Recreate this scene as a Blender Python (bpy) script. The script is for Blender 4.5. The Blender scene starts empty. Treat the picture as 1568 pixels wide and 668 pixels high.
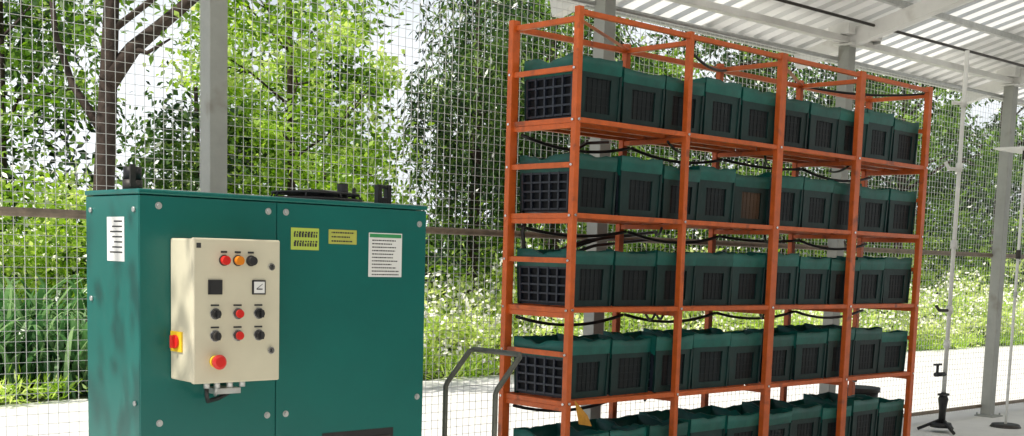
import bpy, math, random
import numpy as np
from mathutils import Vector, Matrix, Euler
random.seed(7); rng=np.random.default_rng(11)
scene=bpy.context.scene
col=scene.collection
# ---------------------------------------------------------------- materials
def nm(name):
    m=bpy.data.materials.new(name); m.use_nodes=True
    nt=m.node_tree; b=nt.nodes['Principled BSDF']; return m,nt,b
def pm(name,c,rough=.5,metal=0,var=.25,scale=6,bump=0,bscale=40,rnd=0,spec=.5,stain=None):
    m,nt,b=nm(name); N=nt.nodes; L=nt.links
    tc=N.new('ShaderNodeTexCoord'); no=N.new('ShaderNodeTexNoise'); no.inputs['Scale'].default_value=scale; no.inputs['Detail'].default_value=6
    no.inputs['Roughness'].default_value=.65
    L.new(tc.outputs['Object'],no.inputs['Vector'])
    cr=N.new('ShaderNodeValToRGB'); e=cr.color_ramp.elements
    lo=tuple(max(0,x*(1-var)) for x in c)+(1,); hi=tuple(min(1,x*(1+var)) for x in c)+(1,)
    e[0].position=.3; e[0].color=lo; e[1].position=.7; e[1].color=hi
    L.new(no.outputs['Fac'],cr.inputs['Fac']); out=cr.outputs['Color']
    if stain:
        n2=N.new('ShaderNodeTexNoise'); n2.inputs['Scale'].default_value=stain[1]; n2.inputs['Detail'].default_value=8
        L.new(tc.outputs['Object'],n2.inputs['Vector'])
        r2=N.new('ShaderNodeValToRGB'); r2.color_ramp.elements[0].position=stain[2]; r2.color_ramp.elements[1].position=stain[2]+.12
        L.new(n2.outputs['Fac'],r2.inputs['Fac'])
        mx=N.new('ShaderNodeMixRGB'); mx.inputs[2].default_value=tuple(stain[0])+(1,)
        mu=N.new('ShaderNodeMath'); mu.operation='MULTIPLY'; mu.inputs[1].default_value=stain[3]
        L.new(r2.outputs['Color'],mu.inputs[0]); L.new(mu.outputs[0],mx.inputs[0]); L.new(out,mx.inputs[1]); out=mx.outputs[0]
    if rnd:
        oi=N.new('ShaderNodeObjectInfo'); mr=N.new('ShaderNodeMapRange'); mr.inputs[3].default_value=1-rnd; mr.inputs[4].default_value=1+rnd
        L.new(oi.outputs['Random'],mr.inputs[0]); hs=N.new('ShaderNodeHueSaturation'); L.new(mr.outputs[0],hs.inputs['Value']); L.new(out,hs.inputs['Color']); out=hs.outputs[0]
    L.new(out,b.inputs['Base Color'])
    b.inputs['Roughness'].default_value=rough; b.inputs['Metallic'].default_value=metal
    b.inputs['Specular IOR Level'].default_value=spec
    if bump:
        n3=N.new('ShaderNodeTexNoise'); n3.inputs['Scale'].default_value=bscale; n3.inputs['Detail'].default_value=5
        L.new(tc.outputs['Object'],n3.inputs['Vector']); bp=N.new('ShaderNodeBump'); bp.inputs['Strength'].default_value=bump; bp.inputs['Distance'].default_value=.01
        L.new(n3.outputs['Fac'],bp.inputs['Height']); L.new(bp.outputs[0],b.inputs['Normal'])
    return m
def leafmat(name,cols,trans=.45,rough=.4):
    m,nt,b=nm(name); N=nt.nodes; L=nt.links
    at=N.new('ShaderNodeAttribute'); at.attribute_name='lc'
    cr=N.new('ShaderNodeValToRGB'); el=cr.color_ramp.elements
    el[0].color=tuple(cols[0])+(1,); el[1].color=tuple(cols[-1])+(1,)
    for i,c in enumerate(cols[1:-1]):
        x=el.new((i+1)/(len(cols)-1)); x.color=tuple(c)+(1,)
    L.new(at.outputs['Fac'],cr.inputs['Fac']); L.new(cr.outputs[0],b.inputs['Base Color']); b.inputs['Roughness'].default_value=rough
    b.inputs['Specular IOR Level'].default_value=.65
    tr=N.new('ShaderNodeBsdfTranslucent'); br=N.new('ShaderNodeHueSaturation'); br.inputs['Value'].default_value=1.6; br.inputs['Saturation'].default_value=1.08
    L.new(cr.outputs[0],br.inputs['Color']); L.new(br.outputs[0],tr.inputs[0])
    mx=N.new('ShaderNodeMixShader'); mx.inputs[0].default_value=trans
    L.new(b.outputs[0],mx.inputs[1]); L.new(tr.outputs[0],mx.inputs[2]); L.new(mx.outputs[0],N['Material Output'].inputs[0])
    return m
M={}
M['concrete']=pm('concrete',(.78,.77,.73),.85,var=.08,scale=1.5,bump=.3,bscale=60,stain=((.5,.49,.45),.6,.6,.4))
M['soil']=pm('soil_grass',(.07,.085,.035),.95,var=.5,scale=2.5,bump=.6,bscale=12)
M['block']=pm('shade_wall',(.14,.13,.11),.9,var=.2,scale=5,bump=.3)
M['orange']=pm('orange_paint',(.60,.115,.018),.40,var=.18,scale=14,bump=.08,bscale=90,stain=((.15,.045,.025),9,.6,.75))
M['cgreen']=pm('green_plastic',(.004,.105,.084),.42,var=.22,scale=9,bump=.1,rnd=.3,spec=.5,stain=((.03,.10,.085),12,.66,.4))
M['cbody']=pm('dark_green_plastic',(.003,.026,.024),.48,var=.25,scale=7,bump=.1,rnd=.4,spec=.4,stain=((.02,.035,.033),10,.62,.5))
M['cdark']=pm('navy_plastic',(.016,.022,.036),.42,var=.3,scale=12,rnd=.3,spec=.5,stain=((.04,.045,.05),10,.64,.5))
M['cpanel']=pm('panel_plastic',(.005,.009,.011),.5,var=.35,scale=10,rnd=.3,spec=.3)
M['crecess']=pm('recess_shade_plastic',(.004,.005,.007),.6,var=.3,scale=12,spec=.2)  # recess behind the crate ribs, shade put into a darker colour
M['cbrown']=pm('brown_plastic',(.055,.028,.012),.5,var=.4,scale=9)
M['mgreen']=pm('green_powder_coat',(.002,.118,.100),.33,var=.10,scale=1.8,bump=.04,bscale=200,spec=.5,stain=((.010,.145,.125),2.2,.6,.3))
M['beige']=pm('beige_enamel',(.58,.54,.40),.38,var=.05,scale=5,bump=.03,bscale=200,stain=((.45,.4,.28),6,.66,.35))
M['galv']=pm('galvanised_steel',(.5,.51,.5),.45,.6,var=.15,scale=20)
M['wire']=pm('wire_steel',(.72,.73,.70),.5,.0,var=.1,scale=4)
M['colm']=pm('column_paint',(.36,.37,.34),.5,var=.12,scale=5,bump=.06,stain=((.2,.18,.14),5,.62,.6))
M['white']=pm('white_paint',(.78,.78,.75),.5,var=.08,scale=5,stain=((.5,.47,.42),4,.62,.5))
M['black']=pm('black_rubber',(.013,.013,.014),.5,var=.3,scale=20)
M['dmetal']=pm('dark_metal',(.05,.045,.04),.5,.3,var=.3,scale=20)
M['red']=pm('red_plastic',(.6,.02,.015),.3,var=.1)
M['orangeb']=pm('amber_plastic',(.65,.2,.01),.3,var=.1)
M['yellow']=pm('yellow_plastic',(.75,.5,.02),.4,var=.08)
M['ygreen']=pm('yellow_label',(.45,.56,.08),.5,var=.05)
M['ylab']=pm('faded_yellow_label',(.42,.44,.08),.5,var=.08)
M['paper']=pm('paper_label',(.72,.72,.69),.6,var=.04)
M['ink']=pm('ink',(.03,.03,.03),.7,var=.1)
M['lgreen']=pm('label_green',(.03,.25,.08),.6,var=.1)
M['chrome']=pm('chrome',(.7,.7,.7),.2,1,var=.05)
M['rail']=pm('weathered_pipe',(.22,.17,.12),.6,.1,var=.3,scale=15)
M['tube']=pm('olive_grey_tube',(.10,.105,.085),.4,.2,var=.2,scale=20)
M['bark']=pm('bark',(.045,.03,.022),.9,var=.5,scale=12,bump=.9,bscale=25)
M['cloth']=pm('ochre_cloth',(.6,.28,.03),.8,var=.2,scale=15)
m,nt,b=nm('roof_sheet'); N=nt.nodes; L=nt.links
tc=N.new('ShaderNodeTexCoord'); sx=N.new('ShaderNodeSeparateXYZ'); L.new(tc.outputs['Object'],sx.inputs[0])
no=N.new('ShaderNodeTexNoise'); no.inputs['Scale'].default_value=1.2; no.inputs['Detail'].default_value=7; L.new(tc.outputs['Object'],no.inputs['Vector'])
cr=N.new('ShaderNodeValToRGB'); cr.color_ramp.elements[0].position=.35; cr.color_ramp.elements[0].color=(.6,.59,.55,1); cr.color_ramp.elements[1].position=.65; cr.color_ramp.elements[1].color=(.8,.8,.78,1)
L.new(no.outputs[0],cr.inputs[0]); L.new(cr.outputs[0],b.inputs['Base Color']); b.inputs['Roughness'].default_value=.45
tr=N.new('ShaderNodeBsdfTranslucent'); tr.inputs[0].default_value=(.88,.88,.82,1)
fr=N.new('ShaderNodeMath'); fr.operation='PINGPONG'; fr.inputs[1].default_value=1.4; L.new(sx.outputs[0],fr.inputs[0])
gt=N.new('ShaderNodeMath'); gt.operation='GREATER_THAN'; gt.inputs[1].default_value=.95; L.new(fr.outputs[0],gt.inputs[0])
mr=N.new('ShaderNodeMapRange'); mr.inputs[3].default_value=.15; mr.inputs[4].default_value=.6; L.new(gt.outputs[0],mr.inputs[0])
mx=N.new('ShaderNodeMixShader'); L.new(mr.outputs[0],mx.inputs[0]); L.new(b.outputs[0],mx.inputs[1]); L.new(tr.outputs[0],mx.inputs[2]); L.new(mx.outputs[0],N['Material Output'].inputs[0])
M['roof']=m
# ---------------------------------------------------------------- mesh builder
class MB:
    def __init__(s): s.v=[];s.f=[];s.m=[];s.mats=[];s.sm=[]
    def mi(s,k):
        if k not in s.mats: s.mats.append(k)
        return s.mats.index(k)
    def add(s,vs,fs,k,smooth=False):
        o=len(s.v); s.v+= [tuple(x) for x in vs]; i=s.mi(k)
        for f in fs: s.f.append(tuple(a+o for a in f)); s.m.append(i); s.sm.append(smooth)
    def box(s,x0,x1,y0,y1,z0,z1,k):
        vs=[(x,y,z) for z in (z0,z1) for y in (y0,y1) for x in (x0,x1)]
        s.add(vs,[(0,2,3,1),(4,5,7,6),(0,1,5,4),(2,6,7,3),(0,4,6,2),(1,3,7,5)],k)
    def beam(s,p0,p1,w,h,k,up=(0,0,1)):
        p0=Vector(p0);p1=Vector(p1);d=(p1-p0).normalized();u=Vector(up)
        a=d.cross(u)
        if a.length<1e-4:a=d.cross(Vector((0,1,0)))
        a.normalize();c=a.cross(d).normalized();a*=w/2;c*=h/2
        vs=[p+i*a+j*c for p in (p0,p1) for j in (-1,1) for i in (-1,1)]
        s.add(vs,[(0,2,3,1),(4,5,7,6),(0,1,5,4),(2,6,7,3),(0,4,6,2),(1,3,7,5)],k)
    def tube(s,pts,r,k,n=10,cap=True):
        pts=[Vector(p) for p in pts]; R=r if isinstance(r,(list,tuple)) else [r]*len(pts)
        ref=None;vs=[];fs=[]
        for i,p in enumerate(pts):
            d=(pts[min(i+1,len(pts)-1)]-pts[max(i-1,0)]).normalized()
            if ref is None:
                ref=d.cross(Vector((0,0,1)))
                if ref.length<.01: ref=Vector((1,0,0))
            a=(ref-d*ref.dot(d)).normalized(); ref=a; c=d.cross(a)
            for j in range(n):
                t=2*math.pi*j/n; vs.append(p+R[i]*(math.cos(t)*a+math.sin(t)*c))
        for i in range(len(pts)-1):
            for j in range(n):
                fs.append((i*n+j,i*n+(j+1)%n,(i+1)*n+(j+1)%n,(i+1)*n+j))
        s.add(vs,fs,k,True)
        if cap:
            o=len(s.v)-len(vs); i=s.mi(k)
            s.f.append(tuple(o+j for j in range(n))[::-1]); s.m.append(i); s.sm.append(False)
            s.f.append(tuple(o+(len(pts)-1)*n+j for j in range(n))); s.m.append(i); s.sm.append(False)
    def mesh(s,name):
        me=bpy.data.meshes.new(name); me.from_pydata(s.v,[],s.f)
        for k in s.mats: me.materials.append(M[k])
        me.polygons.foreach_set('material_index',s.m); me.polygons.foreach_set('use_smooth',s.sm); me.update()
        return me
    def obj(s,name,parent=None,bevel=0):
        o=bpy.data.objects.new(name,s.mesh(name)); col.objects.link(o)
        if parent:o.parent=parent
        if bevel:
            b=o.modifiers.new('bevel','BEVEL'); b.width=bevel; b.segments=2; b.limit_method='ANGLE'
        return o
def empty(name):
    e=bpy.data.objects.new(name,None); col.objects.link(e); e.empty_display_size=.2; return e
def arc(p,q,sag,n=10):
    p=Vector(p);q=Vector(q); return [p.lerp(q,i/n)+Vector((0,0,-sag*4*(i/n)*(1-i/n))) for i in range(n+1)]
# ---------------------------------------------------------------- ground
FY=5.80   # fence line
b=MB(); b.add([(-500,-500,0),(600,-500,0),(600,700,0),(-500,700,0)],[(0,1,2,3)],'soil'); b.obj('ground')
b=MB()
vs=[(-30,-12,.004),(80,-12,.004)];n=220
edge=[(80-110*i/n,10.95+.10*math.sin(i*1.3)+.06*math.sin(i*3.1),.004) for i in range(n+1)]
b.add(vs+edge,[tuple(range(len(vs)+len(edge)))],'concrete'); b.obj('concrete_path')
# unseen wall added behind the viewer to cut light on the rack front
b=MB()
for r_ in range(16):
    z=r_*.2+.004; off=.2 if r_%2 else 0; x=-2+off-.2
    while x<18: b.box(max(x,-2),min(x+.39,18),-5.2,-5.0,z,z+.19,'block'); x+=.4
b.box(-1.99,17.99,-5.19,-5.01,.004,3.2,'block')
b.obj('shade_wall')
# ---------------------------------------------------------------- fence
fe=empty('wire_mesh_fence')
b=MB(); w=.0012
x=-4.0
while x<22:
    b.box(x-w,x+w,FY-w,FY+w,.06,3.12,'wire'); x+=.05
b.obj('vertical_wires',fe)
b=MB(); z=.08
while z<3.12:
    b.box(-4,22,FY-w*2.2,FY-w*1.05,z-w,z+w,'wire'); z+=.05
b.obj('horizontal_wires',fe)
b=MB()
b.tube([(-4,FY-.035,1.585),(22,FY-.035,1.585)],.021,'rail',12)
b.tube([(-4,FY-.035,.10),(22,FY-.035,.10)],.018,'rail',8)
b.tube([(-4,FY-.035,3.1),(22,FY-.035,3.1)],.018,'galv',8)
for cx in (-2.6,.25,3.08,5.9,8.72,11.54,14.4,17.3,20.1):
    b.box(cx+.052,cx+.075,FY-.06,FY+.012,1.545,1.625,'galv')
b.obj('rails',fe)
# ---------------------------------------------------------------- shelter
CX=[1.1,3.08,5.9,8.72,11.54,14.4,17.3]
RX0,RX1=1.0,18.5
slope=.25
def rz(y): return 3.36+slope*(5.7-y) if y>1.2 else 3.36+slope*(5.7-1.2)-slope*(1.2-y)
for i,cx in enumerate(CX):
    b=MB(); b.box(cx-.05,cx+.05,5.66,5.76,.012,3.2,'colm'); b.box(cx-.11,cx+.11,5.60,5.82-.03,.004,.016,'colm')
    for sx_ in (-1,1):
        for sy in (-1,1): b.tube([(cx+sx_*.085,5.70+sy*.075,.016),(cx+sx_*.085,5.70+sy*.075,.04)],.01,'galv',6)
    b.box(cx-.09,cx+.09,5.61,5.785,3.2,3.215,'white')
    b.obj('metal_column',bevel=.004)
for cx in (1.1,5.9,11.54,17.3):
    b=MB(); b.box(cx-.05,cx+.05,-3.45,-3.35,.012,rz(-3.4)-.14,'colm'); b.obj('metal_column',bevel=.004)
rf=empty('shelter_roof')
b=MB()
prof=[(0,0),(.07,0),(.09,.032),(.14,.032),(.16,0)]
xs=[];x=RX0
while x<RX1:
    for dx,dz in prof: xs.append((x+dx,dz))
    x+=.2
for (ya,yb) in ((6.28,1.2),(1.2,-5.3)):
    vs=[];fs=[]
    for (px,dz) in xs:
        vs.append((px,ya,rz(ya)+dz)); vs.append((px,yb,rz(yb)+dz))
    for i in range(len(xs)-1): fs.append((2*i,2*i+1,2*i+3,2*i+2))
    b.add(vs,fs,'roof')
b.obj('corrugated_sheets',rf)
b=MB()
for cx in CX:
    b.beam((cx,6.18,rz(6.18)-.115),(cx,1.2,rz(1.2)-.115),.09,.12,'white')
    b.beam((cx,1.2,rz(1.2)-.115),(cx,-4.9,rz(-4.9)-.115),.09,.12,'white')
b.obj('rafters',rf,.004)
b=MB()
for y in (6.2,5.2,4.2,3.2,2.2,1.25,.2,-.9,-2.,-3.1,-4.2):
    b.box(RX0,RX1,y-.02,y+.02,rz(y)-.052,rz(y)-.006,'galv')
b.obj('purlins',rf)
b=MB()
b.box(RX0,RX1,5.665,5.735,3.22,3.27-.0,'white')
for cx in CX:
    b.box(cx-.16,cx-.065,5.60,5.79,3.275,3.36,'white'); b.box(cx+.055,cx+.30,5.58,5.80,3.275,3.40,'white')
    b.box(cx+.30,cx+.315,5.60,5.78,3.25,3.37,'galv')
b.obj('eave_beam',rf,.004)
b=MB()
b.tube([(RX0,5.45,3.33),(RX1,5.45,3.33)],.012,'dmetal',6)
b.obj('conduit',rf)
# ---------------------------------------------------------------- rack (built in local coords, then turned)
X0,Y0,Y1=0.,0.,.475
RKLOC=Vector((4.515,4.55,0)); RKROT=math.radians(1.1)
SH=[2.17,1.68,1.185,.69,.185]
rk=empty('storage_rack'); rk.location=RKLOC; rk.rotation_euler=(0,0,RKROT)
posts=[(0,.036),(.9,.034),(1.8,.062),(2.7,.062),(3.6,.05)]
b=MB()
for s,wd in posts:
    top=2.725
    b.box(X0+s-wd/2,X0+s+wd/2,Y0-.018,Y0+.018,.012,top,'orange')
    b.box(X0+s-.02-(.014 if s==0 else 0),X0+s+.02,Y1-.018,Y1+.018,.012,top-.02,'orange')
    for yy in (Y0,Y1): b.box(X0+s-.05,X0+s+.05,yy-.05,yy+.05,.004,.012,'orange')
b.obj('posts',rk,.003)
b=MB()
def segs(): return [(posts[i][0]+posts[i][1]/2+X0,posts[i+1][0]-posts[i+1][1]/2+X0) for i in range(4)]
for zz in SH:
    for a,c in segs():
        b.box(a,c,Y0-.013,Y0+.015,zz-.026,zz,'orange')
        b.box(a-.01,c+.01,Y1-.014,Y1+.014,zz-.026,zz,'orange')
        b.box(a-.01,c+.01,Y0+.15,Y0+.178,zz-.026,zz-.001,'orange')
        b.box(a-.01,c+.01,Y0+.31,Y0+.338,zz-.026,zz-.001,'orange')
for a,c in segs():
    b.box(a,c,Y0-.013,Y0+.013,2.685,2.712,'orange')
    b.box(a-.01,c+.01,Y1-.013,Y1+.013,2.65,2.68,'orange')
for zz in (1.435,.9): 
    for a,c in segs(): b.box(a,c,Y1-.012,Y1+.012,zz-.012,zz+.012,'orange')
b.obj('long_rails',rk,.002)
b=MB()
for s,wd in posts:
    for zz in SH: b.box(X0+s-.014,X0+s+.014,Y0+.018,Y1-.018,zz-.056,zz-.029,'orange')
    b.box(X0+s-.013,X0+s+.013,Y0+.018,Y1-.018,2.65,2.678,'orange')
for s in (0,3.6):
    for zz in SH:
        b.box(X0+s-.016,X0+s+.012,Y0+.018,Y1-.018,zz-.0285,zz-.002,'orange')
        b.box(X0+s-.020,X0+s-.002,Y0+.018,Y1-.018,zz+.232,zz+.26,'orange')
b.beam((X0+.02,Y0+.02,2.665),(X0+.9,Y1-.02,2.665),.026,.006,'orange')
b.beam((X0+1.82,Y0+.02,2.665),(X0+2.7,Y1-.02,2.665),.026,.006,'orange')
b.obj('cross_rails',rk,.002)
b=MB()
for zz in SH:
    for s,wd in posts:
        b.tube([(X0+s,Y0-.018,zz-.012),(X0+s,Y0-.026,zz-.012)],.008,'chrome',6)
for zz in SH:
    for yy in (Y0,Y1):
        for dz in (-.015,.246): b.tube([(X0-.018-(.016 if yy==Y1 else 0),yy,zz+dz),(X0-.03-(.008 if yy==Y1 else 0),yy,zz+dz)],.007,'chrome',6)
b.obj('bolts',rk)
# ---------------------------------------------------------------- crates
def crate_mesh(seed,front='cpanel'):
    r=random.Random(seed); b=MB(); W=.172;D=.20;H=.315
    for sx_ in (-1,1):
        xa,xb=sorted((sx_*(W-.008),sx_*(W-.014))); b.box(xa,xb,-D+.012,D-.012,.012,.215,'crecess')
        for i in range(6):
            y=-D+.022+i*(2*D-.044)/5; xa,xb=sorted((sx_*(W-.008),sx_*(W+.008))); b.box(xa,xb,y-.006,y+.006,.014,.214,'cdark')
        for j in range(5):
            z=.020+j*.047; xa,xb=sorted((sx_*(W-.008),sx_*(W+.006))); b.box(xa,xb,-D+.016,D-.016,z-.005,z+.005,'cdark')
        n=10; vs=[];fs=[]
        for i in range(n+1):
            y=-D+2*D*i/n; t=i/n
            top=H-.008-.030*math.sin(math.pi*t)**2*r.uniform(.2,1.3)+ (.012*r.random()); bulge=.006+.010*math.sin(math.pi*t)+r.uniform(-.003,.003)
            vs+=[(sx_*(W+.002),y,.208),(sx_*(W+bulge),y,.265),(sx_*(W+bulge*.6),y,top),(sx_*(W-.008),y,top),(sx_*(W-.008),y,.208)]
        for i in range(n):
            for k in range(4):
                fs.append((i*5+k,i*5+k+1,(i+1)*5+k+1,(i+1)*5+k))
        b.add(vs,fs,'cgreen',True)
    for sy in (-1,1):
        ya,yb=sorted((sy*D,sy*(D-.010)))
        dz=r.uniform(-.010,.008)
        pw=.10+r.uniform(-.006,.006)
        b.box(-W,-pw,ya,yb,.0,.235,'cbody'); b.box(pw,W,ya,yb,.0,.235,'cbody')
        b.box(-pw,pw,ya,yb,.0,.035,'cbody'); b.box(-pw,pw,ya,yb,.20+dz,.235,'cbody')
        n=8; vs=[]; fs=[]
        for i in range(n+1):
            x=-W+2*W*i/n; t=i/n; tp=H-.004-.014*r.random()*math.sin(math.pi*t); bl=.001+.006*math.sin(math.pi*t)*r.random()
            vs+=[(x,sy*(D+.0005),.232),(x,sy*(D+bl+.002),.27),(x,sy*(D+.003),tp),(x,sy*(D-.008),tp),(x,sy*(D-.008),.232)]
        for i in range(n):
            for k in range(4): fs.append((i*5+k,i*5+k+1,(i+1)*5+k+1,(i+1)*5+k))
        b.add(vs,fs,'cgreen',True)
        ya,yb=sorted((sy*(D-.008),sy*(D-.016))); b.box(-pw,pw,ya,yb,.035,.20+dz,front)
        for i in range(5):
            x=-pw+.025+i*(2*pw-.05)/4; ya,yb=sorted((sy*(D-.006),sy*(D-.008))); b.box(x-.003,x+.003,ya,yb,.035,.20+dz,front)
        for z in (.08,.12,.16): ya,yb=sorted((sy*(D-.0065),sy*(D-.008))); b.box(-pw,pw,ya,yb,z-.003,z+.003,front)
        for sx_ in (-1,1):
            ya,yb=sorted((sy*(D),sy*(D+.006))); xa,xb=sorted((sx_*(W-.014),sx_*(W+.002))); b.box(xa,xb,ya,yb,.0,.232,'cbody')
    b.box(-W+.01,W-.01,-D+.014,D-.014,.003,.012,'cdark')
    b.box(-W+.016,W-.016,-D+.018,D-.018,.2,.235,'black')
    for i,(x,y,z) in enumerate(b.v):
        k=.955+.045*z/H; b.v[i]=(x*k,y*k,z)
    return b.mesh('plastic_crate')
cms=[crate_mesh(i) for i in range(7)]; cbr=crate_mesh(9,'cbrown')
RR=Matrix.Rotation(RKROT,3,'Z')
for ri,zz in enumerate(SH):
    for i in range(10):
        me=cms[random.randrange(7)]
        if ri==1 and i==4: me=cbr
        o=bpy.data.objects.new('plastic_crate',me); col.objects.link(o)
        o.location=RKLOC+RR@Vector((.20+.3555*i+random.uniform(-.008,.008),.235+random.uniform(-.014,.014),zz+.002))
        o.rotation_euler=(0,0,RKROT+random.uniform(-.04,.04))
        o.scale=(1,1,1+random.uniform(-.06,.07))
# hoses
b=MB()
for ri,zz in enumerate(SH[:4]):
    for k in range(4):
        xa=X0+.9*k+.02; b.tube(arc((xa,Y1-.05,zz-.07),(xa+.88,Y1-.05,zz-.07),random.uniform(.015,.06)),.010,'black',6)
    for k in range(3):
        xa=X0+.5+random.uniform(0,2.6); b.tube(arc((xa,Y0+.1,zz-.05),(xa+random.uniform(.3,.6),Y1-.03,zz-.06),random.uniform(.01,.05)),.008,'black',6)
for k,(dx,dz) in enumerate(((.25,0),(.32,-.03),(.40,.02))):
    b.tube([(X0+.12+dx*.6,Y1+.05,1.34),(X0+.2+dx*.7,Y1+.05,1.47+dz),(X0+.4+dx,Y1+.04,1.55+dz),(X0+.9+dx,Y1+.05,1.60+dz)],.010,'black',8)
b.tube([(X0+.06,Y1-.06,1.66),(X0+.05,Y1-.05,1.58),(X0+.08,Y1-.03,1.5),(X0+.08,Y1-.08,1.44)],.012,'black',8)
b.tube([(X0+.35,Y1+.03,2.0),(X0+.48,Y1+.03,2.04),(X0+.62,Y1+.03,2.11),(X0+.8,Y1+.03,2.13)],.010,'black',8)
b.tube(arc((X0+.9,Y0+.05,2.68),(X0+1.8,Y1-.05,2.66),.05),.009,'black',6)
b.tube(arc((X0+2.7,Y1-.05,2.66),(X0+3.6,Y0+.03,2.68),.03)+[(X0+3.65,Y0,2.58)],.009,'black',6)
o=b.obj('irrigation_hose'); o.location=RKLOC; o.rotation_euler=(0,0,RKROT)
b=MB(); b.add([(X0+.03,Y0-.03,.70),(X0+.13,Y0-.035,.61),(X0+.16,Y0-.04,.55),(X0+.05,Y0-.05,.57),(X0+.08,Y0-.055,.61)],[(0,4,1),(4,2,1),(0,3,4),(3,2,4)],'cloth'); o=b.obj('ochre_cloth'); o.location=RKLOC
# bucket
b=MB(); b.tube([(8.66,5.37,.004),(8.66,5.37,.46)],[.12,.15],'black',20); b.tube([(8.66,5.37,.44),(8.66,5.37,.475)],.162,'black',20)
b.tube([(8.66-.16,5.37,.44),(8.66-.12,5.32,.33),(8.66,5.22,.28),(8.66+.12,5.32,.33),(8.66+.16,5.37,.44)],.004,'galv',6); b.obj('bucket')
# ---------------------------------------------------------------- machine
mx0,mx1,my0,my1,mz=1.855,3.090,3.96,4.40,1.640
mc=empty('machine_cabinet')
b=MB(); b.box(mx0+.004,mx1-.004,my0+.004,my1,.08,mz-.02,'mgreen'); b.box(mx0+.03,mx1-.03,my0+.03,my1-.03,.004,.08,'black'); b.obj('body',mc,.004)
b=MB(); b.box(mx0-.004,mx1+.004,my0-.006,my1+.004,mz-.018,mz,'mgreen'); b.obj('lid',mc,.005)
seam=2.391
b=MB(); b.box(mx0,seam-.0025,my0-.002,my0+.004,.09,mz-.022,'mgreen'); b.obj('door_1',mc,.002)
b=MB(); b.box(seam+.0025,mx1,my0-.002,my0+.004,.09,mz-.022,'mgreen'); b.obj('door_2',mc,.002)
b=MB(); b.box(mx0-.0,mx0+.004,my0+.006,my1-.002,.09,mz-.022,'mgreen'); b.obj('side_panel',mc,.0015)
b=MB(); b.box(2.60,2.94,my0-.004,my0-.0021,.40,.742,'black')
for i in range(9): b.box(2.615,2.925,my0-.010,my0-.004,.42+i*.035,.432+i*.035,'dmetal')
b.obj('vent',mc)
b=MB()
def bolt(x,z): 
    b.tube([(x,my0-.002,z),(x,my0-.004,z)],.0125,'galv',14); b.tube([(x,my0-.004,z),(x,my0-.010,z)],.008,'galv',6)
for x,z in ((1.925,1.585),(2.355,1.585),(2.43,1.585),(3.055,1.565),(1.925,.83),(2.355,.83),(2.435,.83),(3.06,.86),(1.925,.2),(2.355,.2),(2.43,.2),(3.055,.2)): bolt(x,z)
for y,z in ((my0+.035,1.57),(my1-.05,1.57),(my0+.035,.9),(my1-.05,1.25)): b.tube([(mx0,y,z),(mx0-.007,y,z)],.009,'galv',8)
b.obj('bolts',mc)
def label(name,x0,x1,z0,z1,mat,lines,header=None,big=False):
    b=MB(); y=my0-.002; b.box(x0,x1,y-.0012,y,z0,z1,mat)
    r=random.Random(name); h=z1-z0; wd=x1-x0; yt=y-.0012
    if header: b.box(x0+.004,x1-.004,yt-.0006,yt,z1-.018,z1-.004,header); z1-=.02; h-=.02
    n=lines
    for i in range(n):
        zc=z1-h*(i+.7)/(n+.4); hh=h/(n+.4)*(.32 if big else .17); x=x0+wd*.1; xe=x1-wd*r.uniform(.08,.35 if not big else .12)
        while x<xe:
            ww=r.uniform(.004,.012) if not big else r.uniform(.006,.010); 
            if big:
                b.box(x,x+ww,yt-.0006,yt,zc-hh,zc+hh*.1*r.uniform(-3,3)+hh*.3,'ink'); b.box(x+ww*.3,x+ww*1.2,yt-.0011,yt-.0006,zc+hh*.4,zc+hh,'ink')
                x+=ww+.004
            else:
                b.box(x,min(x+ww,xe),yt-.0006,yt,zc-hh,zc+hh,'ink'); x+=ww+.0025
    return b.obj(name,mc)
label('yellow_label',2.452,2.575,1.448,1.530,'ygreen',2,None,True)
label('faded_label',2.619,2.748,1.474,1.529,'ylab',3)
label('notice_label',2.806,2.968,1.350,1.523,'paper',11,'lgreen')
b=MB(); b.box(mx0-.0015,mx0,4.075,4.215,1.39,1.545,'paper')
for i in range(7):
    zz=1.53-i*.018; b.box(mx0-.0022,mx0-.0015,4.09,4.09+random.uniform(.05,.11),zz-.003,zz+.002,'ink')
b.obj('side_label',mc)
b=MB(); b.tube([(1.99,4.30,mz),(1.99,4.30,mz+.045)],.036,'dmetal',18); b.tube([(1.99,4.30,mz+.045),(1.99,4.30,mz+.092)],.033,'black',18); b.box(1.965,1.985,4.262,4.272,mz+.02,mz+.10,'dmetal'); b.obj('exhaust_cap',mc)
b=MB()
c0=(2.69,4.16)
b.tube([(c0[0],c0[1],mz),(c0[0],c0[1],mz+.012)],.185,'black',32); 
for rr in (.17,.13,.09,.05):
    pts=[(c0[0]+rr*math.cos(t*math.pi/12),c0[1]+rr*math.sin(t*math.pi/12),mz+.03+(.17-rr)*.08) for t in range(25)]
    b.tube(pts,.005,'black',6,False)
for k in range(8):
    t=k*math.pi/4; b.tube([(c0[0]+.18*math.cos(t),c0[1]+.18*math.sin(t),mz+.012),(c0[0]+.17*math.cos(t),c0[1]+.17*math.sin(t),mz+.03),(c0[0],c0[1],mz+.045)],.004,'black',5)
b.tube([(c0[0]+.10,c0[1]-.04,mz+.01),(c0[0]+.10,c0[1]-.04,mz+.075)],.022,'black',12); b.tube([(c0[0]+.155,c0[1]-.04,mz),(c0[0]+.155,c0[1]-.04,mz+.06)],.008,'black',8)
b.obj('fan_guard',mc)
b=MB(); bx=2.985
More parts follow.
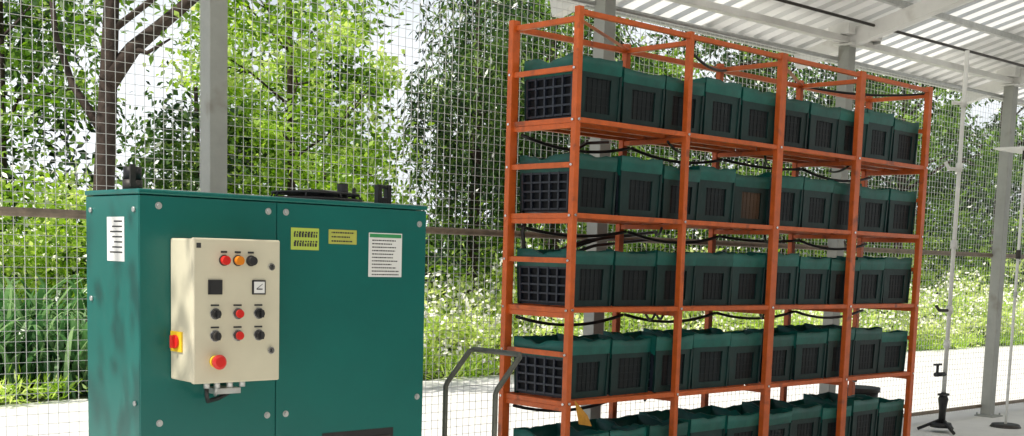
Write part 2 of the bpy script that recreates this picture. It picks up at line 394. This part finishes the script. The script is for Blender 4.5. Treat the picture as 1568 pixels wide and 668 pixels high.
b.box(bx-.034,bx-.014,4.10,4.13,mz,mz+.082,'black'); b.box(bx+.014,bx+.034,4.10,4.13,mz,mz+.082,'black'); b.box(bx-.014,bx+.014,4.101,4.129,mz,mz+.03,'black'); b.box(bx-.014,bx+.014,4.101,4.129,mz+.066,mz+.08,'black')
b.obj('lifting_bracket',mc,.003)
bx0,bx1,by,bz0,bz1=1.967,2.297,3.782,.985,1.476
b=MB(); b.box(bx0,bx1,by+.022,my0-.002,bz0,bz1,'beige'); b.obj('control_box',mc,.006)
b=MB(); b.box(bx0-.003,bx1+.003,by,by+.019,bz0-.003,bz1+.003,'beige'); b.obj('control_box_door',mc,.005)
b=MB()
def cyl(x,z,r,d,k,y=by,n=18): b.tube([(x,y,z),(x,y-d,z)],r,k,n)
for x,k in zip((2.078,2.131,2.182),['red','orangeb','black']):
    cyl(x,1.405,.019,.005,'dmetal'); cyl(x,1.405,.0155,.022,k)
    b.box(x-.012,x+.012,by-.001,by,1.43,1.437,'ink')
for x,k in ((2.044,'black'),(2.213,'paper')):
    b.box(x-.026,x+.026,by-.006,by,1.288,1.338,'black')
    b.box(x-.021,x+.021,by-.0075,by-.006,1.293,1.333,k)
    if k=='paper': b.box(x-.012,x+.012,by-.0085,by-.0075,1.305,1.309,'ink'); b.beam((x-.01,by-.008,1.309),(x+.012,by-.008,1.325),.001,.002,'ink')
for z,ks in ((1.222,('black','red','black')),(1.146,('chrome','red','black'))):
    for x,k in zip((2.044,2.131,2.213),ks):
        cyl(x,z,.0205,.006,'chrome'); cyl(x,z,.016,.014,'black' if k!='red' else 'dmetal'); cyl(x,z,.0145,.022,k if k!='chrome' else 'dmetal')
        if k!='red': b.box(x-.004,x+.004,by-.034,by-.022,z-.013,z+.013,'black')
        b.box(x-.016,x+.016,by-.001,by,z+.026,z+.032,'ink')
cyl(2.044,1.058,.021,.012,'yellow'); cyl(2.044,1.058,.012,.026,'red'); b.tube([(2.044,by-.026,1.058),(2.044,by-.036,1.058),(2.044,by-.042,1.058)],[.025,.026,.018],'red',20)
for z in (1.385,1.09): cyl(2.262,z,.013,.008,'chrome'); b.box(2.258,2.266,by-.010,by-.008,z-.007,z+.007,'black')
b.box(1.975,1.992,by-.001,by,1.445,1.462,'ink')
b.box(bx0-.006,bx0,3.865,3.945,1.085,1.155,'yellow'); b.tube([(bx0-.006,3.905,1.12),(bx0-.014,3.905,1.12)],.024,'red',18); b.box(bx0-.026,bx0-.014,3.899,3.911,1.098,1.142,'red')
b.obj('controls',mc,.001)
b=MB()
for x in (2.06,2.10,2.15,2.2): b.tube([(x,3.87,bz0),(x,3.87,bz0-.03)],.011,'galv',10)
b.tube([(2.06,3.87,.96),(2.06,3.87,.93),(2.08,3.90,.905),(2.14,3.93,.91),(2.2,3.95,.93)],.008,'black',8)
b.tube([(2.10,3.87,.96),(2.10,3.88,.94),(2.12,3.92,.925),(2.15,3.955,.935)],.007,'galv',8)
b.box(2.10,2.20,3.88,my0-.003,.93,.95,'galv')
b.obj('cables',mc)
# ---------------------------------------------------------------- cart with handle
b=MB()
hx=3.44; ya,yb=3.90,4.24
top=[(hx,ya,.16),(hx,ya,.855),(hx+.01,ya,.875),(hx+.135,ya,1.01),(hx+.15,ya+.015,1.02),(hx+.15,yb-.015,1.02),(hx+.135,yb,1.01),(hx+.01,yb,.875),(hx,yb,.855),(hx,yb,.16)]
b.tube(top,.012,'tube',12)
b.box(hx-.02,hx+.55,ya-.03,yb+.03,.13,.16,'tube')
for xx in (hx+.05,hx+.48):
    for yy in (ya+.02,yb-.02):
        b.tube([(xx,yy-.015,.055),(xx,yy+.015,.055)],.05,'black',16); b.box(xx-.02,xx+.02,yy-.02,yy-.017,.05,.13,'galv'); b.box(xx-.02,xx+.02,yy+.017,yy+.02,.05,.13,'galv')
b.obj('hand_cart')
# ---------------------------------------------------------------- standpipe
b=MB(); px,py=10.0,5.36
b.tube([(px,py,.35),(px,py,3.30)],.019,'white',12)
for z in (.75,1.05,1.62,2.28,2.83): b.tube([(px,py,z),(px,py,z+.07)],.028,'white',12)
b.tube([(px,py,2.30),(px-.06,py+.06,2.30),(px-.08,py+.09,2.36)],.016,'white',8)
b.tube([(px,py,2.86),(px-.07,py+.07,2.86)],.016,'white',8)
b.tube([(px,py,1.08),(px-.12,py+.03,1.08),(px-.16,py+.04,1.12)],.014,'dmetal',8)
b.tube([(px,py,.36),(px,py,.30),(px,py,.2),(px,py,.06)],[.02,.045,.03,.03],'black',12)
b.tube([(px,py,.52),(px-.13,py+.02,.52)],.02,'black',10); b.tube([(px-.10,py+.02,.50),(px-.10,py+.02,.60)],.012,'black',8); b.box(px-.16,px-.04,py+.01,py+.03,.60,.615,'black')
b.box(px-.05,px+.05,py-.03,py+.03,.33,.35,'black')
for t in (0,2.1,4.2): b.tube([(px,py,.12),(px+.2*math.cos(t),py+.2*math.sin(t),.02)],.014,'black',8)
b.tube([(px,py,.05),(px,py,.09)],[.1,.08],'black',14)
b.obj('standpipe')
b=MB(); px,py=10.88,5.2
b.tube([(px,py,.03),(px,py,2.5)],.013,'white',10); b.tube([(px,py,.005),(px,py,.035)],[.14,.12],'dmetal',18)
b.box(px-.20,px+.30,py-.2,py+.2,2.52,2.54,'white'); b.tube([(px,py,2.44),(px,py,2.52)],.03,'dmetal',10); b.tube([(px,py,1.55),(px,py,1.63)],.024,'dmetal',10)
b.tube([(px,py,1.2),(px,py,1.25)],.02,'galv',10)
b.obj('shade_stand',bevel=.003)
# ---------------------------------------------------------------- vegetation
def quads(name,V,F,mats,lc,midx=None,parent=None):
    me=bpy.data.meshes.new(name)
    nv=len(V); nf=len(F)
    me.vertices.add(nv); me.vertices.foreach_set('co',V.astype(np.float32).ravel())
    me.loops.add(nf*4); me.loops.foreach_set('vertex_index',F.astype(np.int32).ravel())
    me.polygons.add(nf); me.polygons.foreach_set('loop_start',np.arange(0,nf*4,4,dtype=np.int32)); me.polygons.foreach_set('loop_total',np.full(nf,4,dtype=np.int32))
    for m in mats: me.materials.append(m)
    if midx is not None: me.polygons.foreach_set('material_index',midx.astype(np.int32))
    a=me.attributes.new('lc','FLOAT','POINT'); a.data.foreach_set('value',lc.astype(np.float32))
    me.update(calc_edges=True); me.validate()
    o=bpy.data.objects.new(name,me); col.objects.link(o)
    if parent:o.parent=parent
    return o
def nrm(a): return a/np.maximum(np.linalg.norm(a,axis=1,keepdims=True),1e-6)
def leafarr(P,D,L,W):
    n=len(P); A=nrm(D); S=nrm(np.cross(A,rng.normal(size=(n,3))+np.array([-.6,-.3,1.2]))); Nn=np.cross(A,S)
    L=L[:,None];W=W[:,None]
    V=np.stack([P,P+A*L*.45+S*W/2-Nn*W*.12,P+A*L,P+A*L*.45-S*W/2-Nn*W*.12],1).reshape(-1,3)
    F=np.arange(n*4).reshape(-1,4); return V,F
def coh(P):  # broad light and dark patches in leaf colour, imitating sun and shade
    return .5*np.sin(P[:,0]*1.7+.6*np.sin(P[:,2]*2.1))*np.cos(P[:,2]*1.9+P[:,1]*.8)+.5*np.sin(P[:,0]*3.9+P[:,1]*2.7+1)*np.sin(P[:,2]*3.7+2)
def clumpleaves(C,R,n,L,W,droop=0.,tone=None,flat=.7,amp=.34):
    k=len(C); idx=np.repeat(np.arange(k),n); N_=k*n
    off=rng.normal(size=(N_,3))*.5; off[:,2]*=flat
    P=C[idx]+off*R[idx][:,None]
    D=nrm(rng.normal(size=(N_,3))+off*.6)+np.array([0,0,-droop])
    l=L*rng.uniform(.6,1.4,N_); w=W*rng.uniform(.7,1.3,N_)
    V,F=leafarr(P,D,l,w)
    t=(tone[idx] if tone is not None else .5)+rng.normal(size=N_)*.13+amp*coh(P)
    return V,F,np.repeat(np.clip(t,0,1),4)
LM_b=leafmat('leaf_bright',[(.016,.045,.005),(.12,.24,.016),(.36,.54,.05),(.74,.82,.30)],.5,.3)
LM_m=leafmat('leaf_mid',[(.008,.024,.004),(.055,.13,.013),(.20,.36,.035),(.55,.70,.17)],.45,.3)
LM_d=leafmat('leaf_dark',[(.004,.014,.004),(.014,.042,.008),(.06,.135,.02),(.26,.38,.08)],.35,.3)
LM_s=leafmat('leaf_strap',[(.015,.05,.02),(.05,.14,.045),(.13,.28,.10),(.38,.54,.26)],.35,.3)
m,nt,bb=nm('petal'); bb.inputs['Base Color'].default_value=(.88,.87,.76,1); bb.inputs['Roughness'].default_value=.6; PET=m
def tree(name,x,y,h,cr,cb,nclump,nleaf,mat,droop=0,trunk=.12,lean=(0,0),limbs=7,L=.10,W=.052,tone0=.45,crs=.36,core=.35,limbspec=None,tmin=.5):
    e=empty(name); b=MB(); r=random.Random(int(x*100+y))
    pts=[];rad=[]
    for i in range(9):
        t=i/8; pts.append((x+lean[0]*t*h+.06*math.sin(3*t+x)*h*.15,y+lean[1]*t*h+.05*math.cos(4*t+y)*h*.1,-.05+t*h*.9)); rad.append(trunk*(1.25 if i==0 else 1)*(1-.75*t)+.01)
    b.tube(pts,rad,'bark',10)
    C=[]
    for k in range(limbs):
        t=r.uniform(tmin,.97); i=int(t*8); p=Vector(pts[i]); a=r.uniform(0,2*math.pi); ln=cr*r.uniform(.6,1.0)
        q=p+Vector((math.cos(a)*ln*.5,math.sin(a)*ln*.5,ln*.35)); s=p+Vector((math.cos(a+.3)*ln,math.sin(a+.3)*ln,ln*(.55-droop*.6)))
        b.tube([p,q,s],[rad[i]*.45,rad[i]*.3,.01],'bark',7)
        for j in range(3):
            a2=a+r.uniform(-1,1); e2=q+Vector((math.cos(a2)*ln*.5,math.sin(a2)*ln*.5,r.uniform(-.2,.5)*ln)); b.tube([q,(q+e2)/2+Vector((0,0,.05)),e2],[rad[i]*.2+.005,.010,.005],'bark',5)
            C.append(tuple(e2))
        C.append(tuple(s))
    if limbspec:
        for pl,rl in limbspec: b.tube(pl,rl,'bark',8)
    b.obj('trunk',e)
    C=np.array(C) if C else np.zeros((0,3))
    m_=nclump
    u=nrm(rng.normal(size=(m_,3))); rr=rng.uniform(core,1,m_)**.6
    cz=(cb+h)/2; hz=(h-cb)/2
    P=np.stack([x+lean[0]*h*.6+u[:,0]*rr*cr,y+lean[1]*h*.6+u[:,1]*rr*cr,cz+u[:,2]*rr*hz],1)
    k=np.sin(P[:,0]*1.9+x)*np.sin(P[:,1]*1.7+1)*np.sin(P[:,2]*2.1+y)
    P=P[k>-.3]
    C=np.concatenate([C,P]) if len(C) else P
    tone=tone0+rng.normal(size=len(C))*.15
    R=rng.uniform(.6,1.4,len(C))*crs
    if droop>0.5:
        Cs=[];Ts=[]
        for c,tn in zip(C,tone):
            for q in range(3):
                ln=r.uniform(.5,1.6); ox,oy=r.gauss(0,.2),r.gauss(0,.2)
                for s_ in np.arange(0,ln,.14): Cs.append((c[0]+ox,c[1]+oy,c[2]-s_)); Ts.append(tn-.05*s_)
        C=np.array(Cs); tone=np.array(Ts); R=np.full(len(C),.13); nleaf=6
    V,F,lc=clumpleaves(C,R,nleaf,L,W,droop,tone)
    F=F[V[F[:,0],2]>.05]
    quads('foliage',V,F,[mat],lc,parent=e)
    return e
tx,ty=5.1,11.7
ux,uy=.741,-.673
def cpt(dx,z,dd=0): return (tx+ux*dx+.67*dd,ty+uy*dx+.74*dd,z)
ls=[([cpt(.06,3.0),cpt(.28,3.35,.1),cpt(.55,3.62,.2),cpt(.95,4.0,.3)],[.10,.075,.06,.05]),
    ([cpt(.0,2.55),cpt(-.35,3.0,.2),cpt(-.55,3.5,.3),cpt(-.65,4.2,.4)],[.05,.035,.03,.02]),
    ([cpt(.28,3.35,.1),cpt(.45,3.3,.0),cpt(.7,3.42,-.1)],[.03,.02,.01])]
tree('dapple_tree',tx,ty,6.3,2.2,3.1,52,80,LM_m,0,.13,(.012,-.008),5,limbspec=ls,tone0=.55,tmin=.7)
tree('dapple_tree',5.7,16.2,6.0,1.6,.8,62,85,LM_m,.2,.08,(0,0),7,tone0=.62)
tree('dapple_tree',8.3,13.4,5.8,1.4,.3,125,105,LM_b,.1,.06,(0,0),7,tone0=.64)
tree('dapple_tree',6.9,13.2,3.7,.75,.8,34,100,LM_d,.3,.05,(0,0),4,tone0=.45)
tree('dapple_tree',9.6,14.6,3.0,1.0,.3,50,100,LM_b,.1,.05,(0,0),4,tone0=.6)
tree('weeping_tree',11.95,14.2,6.2,1.25,1.6,66,70,LM_d,.9,.10,(0,0),8,L=.14,W=.034,tone0=.58)
tree('weeping_tree',13.9,14.5,6.4,1.8,1.8,72,70,LM_m,.9,.10,(0,0),8,L=.14,W=.034,tone0=.42)
tree('dapple_tree',16.8,14.2,6.2,2.0,.6,110,85,LM_m,.1,.1,(0,0),8,tone0=.42)
tree('dapple_tree',20.3,14.6,6.5,2.3,.6,115,80,LM_d,.1,.12,(0,0),8,L=.12,W=.06,tone0=.55)
tree('dapple_tree',25.0,14.8,7,2.6,.8,125,75,LM_m,.1,.12,(0,0),8,L=.13,W=.065,tone0=.42)
tree('dapple_tree',30.0,15.0,7.5,2.8,.8,125,70,LM_m,.1,.12,(0,0),8,L=.14,W=.07,tone0=.5)
tree('dapple_tree',19.0,20,8,3,.8,80,60,LM_b,.1,.12,(0,0),6,L=.15,W=.075,tone0=.45)
tree('dapple_tree',-1.7,4.9,7.0,1.6,3.9,30,42,LM_m,.1,.12,(0,0),6,tone0=.5,tmin=.6)  # unseen tree added to dapple the sun on the cabinet side
def tonef(C): return .6+.2*np.sin(C[:,0]*2.3+1)*np.cos(C[:,2]*2.0+C[:,0])
n=330; C=np.stack([rng.uniform(5.3,36,n),rng.uniform(12.4,15.5,n),np.zeros(n)],1); C[:,2]=rng.uniform(.15,1,n)*(1.2+.6*np.sin(C[:,0]*1.3)+.3*(C[:,1]-12.4))
V,F,lc=clumpleaves(C,rng.uniform(.3,.5,n),95,.105,.052,.05,tonef(C)+rng.normal(size=n)*.14)
quads('shrub_hedge',V,F[V[F[:,0],2]>.02],[LM_b],lc)
# woodland edge behind, coloured dark to give shaded depths, with openings to the sky
n=640; C=np.stack([rng.uniform(3.5,44,n),rng.uniform(16.3,19,n),np.zeros(n)],1)
H=5.2+.8*np.sin(C[:,0]*.9)+.6*np.sin(C[:,0]*2.3+1)
for c0_,w0_,hh_,k_ in ((8.1,1.0,1.7,.45),(9.8,.45,3.9,.5),(12.9,1.0,1.4,.72),(5.6,.7,2.4,.3)): H=np.where(np.abs(C[:,0]-c0_-k_*(C[:,1]-17.2))<w0_,hh_,H)
C[:,2]=rng.uniform(0.02,1,n)*H
V,F,lc=clumpleaves(C,rng.uniform(.45,.72,n),85,.16,.09,.05,.45+rng.normal(size=n)*.12)
quads('woodland_edge',V,F,[LM_d],lc)
n=420; C=np.stack([rng.uniform(-10,110,n),rng.uniform(34,50,n),np.zeros(n)],1); C[:,2]=rng.uniform(0,1,n)*(3.2+1.2*np.sin(C[:,0]*.35)+1.0*np.sin(C[:,0]*.9))
V,F,lc=clumpleaves(C,rng.uniform(1.2,2.4,n),50,.45,.28,0,.6+rng.normal(size=n)*.12)
quads('distant_trees',V,F,[LM_m],lc)
n=640; C=np.stack([rng.uniform(6.3,34,n),rng.uniform(11.05,12.7,n),np.zeros(n)],1); hh=.55+.25*np.sin(C[:,0]*1.7)+.55*(C[:,1]-11.05); C[:,2]=rng.uniform(.08,1,n)*hh
V1,F1,l1=clumpleaves(C,rng.uniform(.2,.36,n),62,.10,.042,-.2,.9+rng.normal(size=n)*.13,amp=.2)
C2=C.copy(); C2[:,2]+=.12
V2,F2,l2=clumpleaves(C2,rng.uniform(.2,.4,n),26,.06,.055,-.2)
quads('flower_bed',np.concatenate([V1,V2]),np.concatenate([F1,F2+len(V1)]),[LM_b,PET],np.concatenate([l1,l2]),np.concatenate([np.zeros(len(F1)),np.ones(len(F2))]))
n=420; C=np.stack([rng.uniform(2.5,34,n),10.98+.10*rng.normal(size=n),rng.uniform(0,.12,n)],1)
V,F,lc=clumpleaves(C,rng.uniform(.1,.22,n),30,.12,.022,-.7,.7+rng.normal(size=n)*.13)
quads('grass_verge',V,F[V[F[:,0],2]>.003],[LM_b],lc)
def straps(name,cx,cy,num,spread,ht):
    Vs=[];Fs=[];lcs=[];o=0;K=7
    for i in range(num):
        bx_,by_=cx+rng.normal()*spread,cy+rng.normal()*spread*.6; a=rng.uniform(0,2*math.pi); h=ht*rng.uniform(.5,1.1); out=h*rng.uniform(.25,.95); wd=rng.uniform(.018,.034); t0=np.clip(rng.normal()*.22+.6,0,1); sd=(-math.sin(a),math.cos(a))
        be=rng.uniform(.2,1.0)
        for k in range(K+1):
            t=k/K; rr=out*t**1.25; z=h*((1+be)*t-be*t**2.4*1.25)
            ww=wd*(1-t**3)*(.7+.6*t*(1-t)*2)+.001
            for s_ in (-1,1): Vs.append((bx_+math.cos(a)*rr+sd[0]*ww*s_,by_+math.sin(a)*rr+sd[1]*ww*s_,max(z,0))); lcs.append(np.clip(t0+.2*(t-.5),0,1))
        for k in range(K): Fs.append((o+2*k,o+2*k+1,o+2*k+3,o+2*k+2))
        o+=2*(K+1)
    return quads(name,np.array(Vs),np.array(Fs),[LM_s],np.array(lcs))
for (x_,y_,n_,s_,h_) in ((4.0,11.7,170,.3,.9),(4.5,11.5,170,.3,.85),(5.0,11.6,160,.3,.85),(4.3,12.3,170,.4,1.15),(5.6,11.9,120,.3,.85),(3.4,12.0,150,.4,1.05),(5.0,12.6,170,.4,1.2)): straps('strap_leaf_plant',x_,y_,n_,s_,h_)
n=120; C=np.stack([rng.uniform(2.5,6.5,n),rng.uniform(12.9,14.6,n),rng.uniform(.2,2.0,n)],1)
V1,F1,l1=clumpleaves(C,rng.uniform(.3,.5,n),85,.10,.05,.05,.65+rng.normal(size=n)*.17)
V2,F2,l2=clumpleaves(C,rng.uniform(.3,.5,n),14,.07,.06,0)
quads('flowering_shrub',np.concatenate([V1,V2]),np.concatenate([F1,F2+len(V1)]),[LM_b,PET],np.concatenate([l1,l2]),np.concatenate([np.zeros(len(F1)),np.ones(len(F2))]))
# ---------------------------------------------------------------- light
sd=Vector((-.93,.06,0)).normalized(); el=math.radians(55)
sv=Vector((sd.x*math.cos(el),sd.y*math.cos(el),math.sin(el)))
sun=bpy.data.lights.new('sun','SUN'); sun.energy=5; sun.angle=math.radians(.5); sun.color=(1,.95,.87)
so=bpy.data.objects.new('sun',sun); col.objects.link(so); so.rotation_euler=sv.to_track_quat('Z','Y').to_euler(); so.location=(0,0,20)
wd=bpy.data.worlds.new('World'); scene.world=wd; wd.use_nodes=True; nt=wd.node_tree; N=nt.nodes; L=nt.links
sk=N.new('ShaderNodeTexSky'); sk.sky_type='NISHITA'; sk.sun_disc=False; sk.sun_elevation=el; sk.sun_rotation=math.atan2(sd.x,sd.y); sk.dust_density=3; sk.air_density=1.0
tc=N.new('ShaderNodeTexCoord'); sx=N.new('ShaderNodeSeparateXYZ'); L.new(tc.outputs['Generated'],sx.inputs[0])
mr=N.new('ShaderNodeMapRange'); mr.inputs[1].default_value=.36; mr.inputs[2].default_value=.14; mr.inputs[3].default_value=0; mr.inputs[4].default_value=1; L.new(sx.outputs[2],mr.inputs[0])
no=N.new('ShaderNodeTexNoise'); no.inputs['Scale'].default_value=5; no.inputs['Detail'].default_value=6; L.new(tc.outputs['Generated'],no.inputs['Vector'])
cr=N.new('ShaderNodeValToRGB'); cr.color_ramp.elements[0].position=.36; cr.color_ramp.elements[0].color=(.55,.55,.55,1); cr.color_ramp.elements[1].position=.5; L.new(no.outputs[0],cr.inputs[0])
mu=N.new('ShaderNodeMath'); mu.operation='MULTIPLY'; L.new(mr.outputs[0],mu.inputs[0]); L.new(cr.outputs[0],mu.inputs[1])
mx=N.new('ShaderNodeMixRGB'); mx.inputs[2].default_value=(10.2,10.6,11,1); L.new(mu.outputs[0],mx.inputs[0]); L.new(sk.outputs[0],mx.inputs[1])
bg=N['Background']; L.new(mx.outputs[0],bg.inputs[0]); bg.inputs[1].default_value=.11
scene.view_settings.view_transform='Standard'; scene.view_settings.look='None'; scene.view_settings.exposure=0
# ---------------------------------------------------------------- camera
cam=bpy.data.cameras.new('camera'); co=bpy.data.objects.new('camera',cam); col.objects.link(co)
cam.lens=42.8; cam.sensor_width=36; cam.clip_end=2000; cam.shift_y=.172
th=math.radians(6.5); yaw=math.radians(47.8); roll=math.radians(1.65)
co.matrix_world=Matrix.Translation((0,0,1.45))@Matrix.Rotation(yaw-math.pi/2,4,'Z')@Matrix.Rotation(math.pi/2-th,4,'X')@Matrix.Rotation(roll,4,'Z')
scene.camera=co
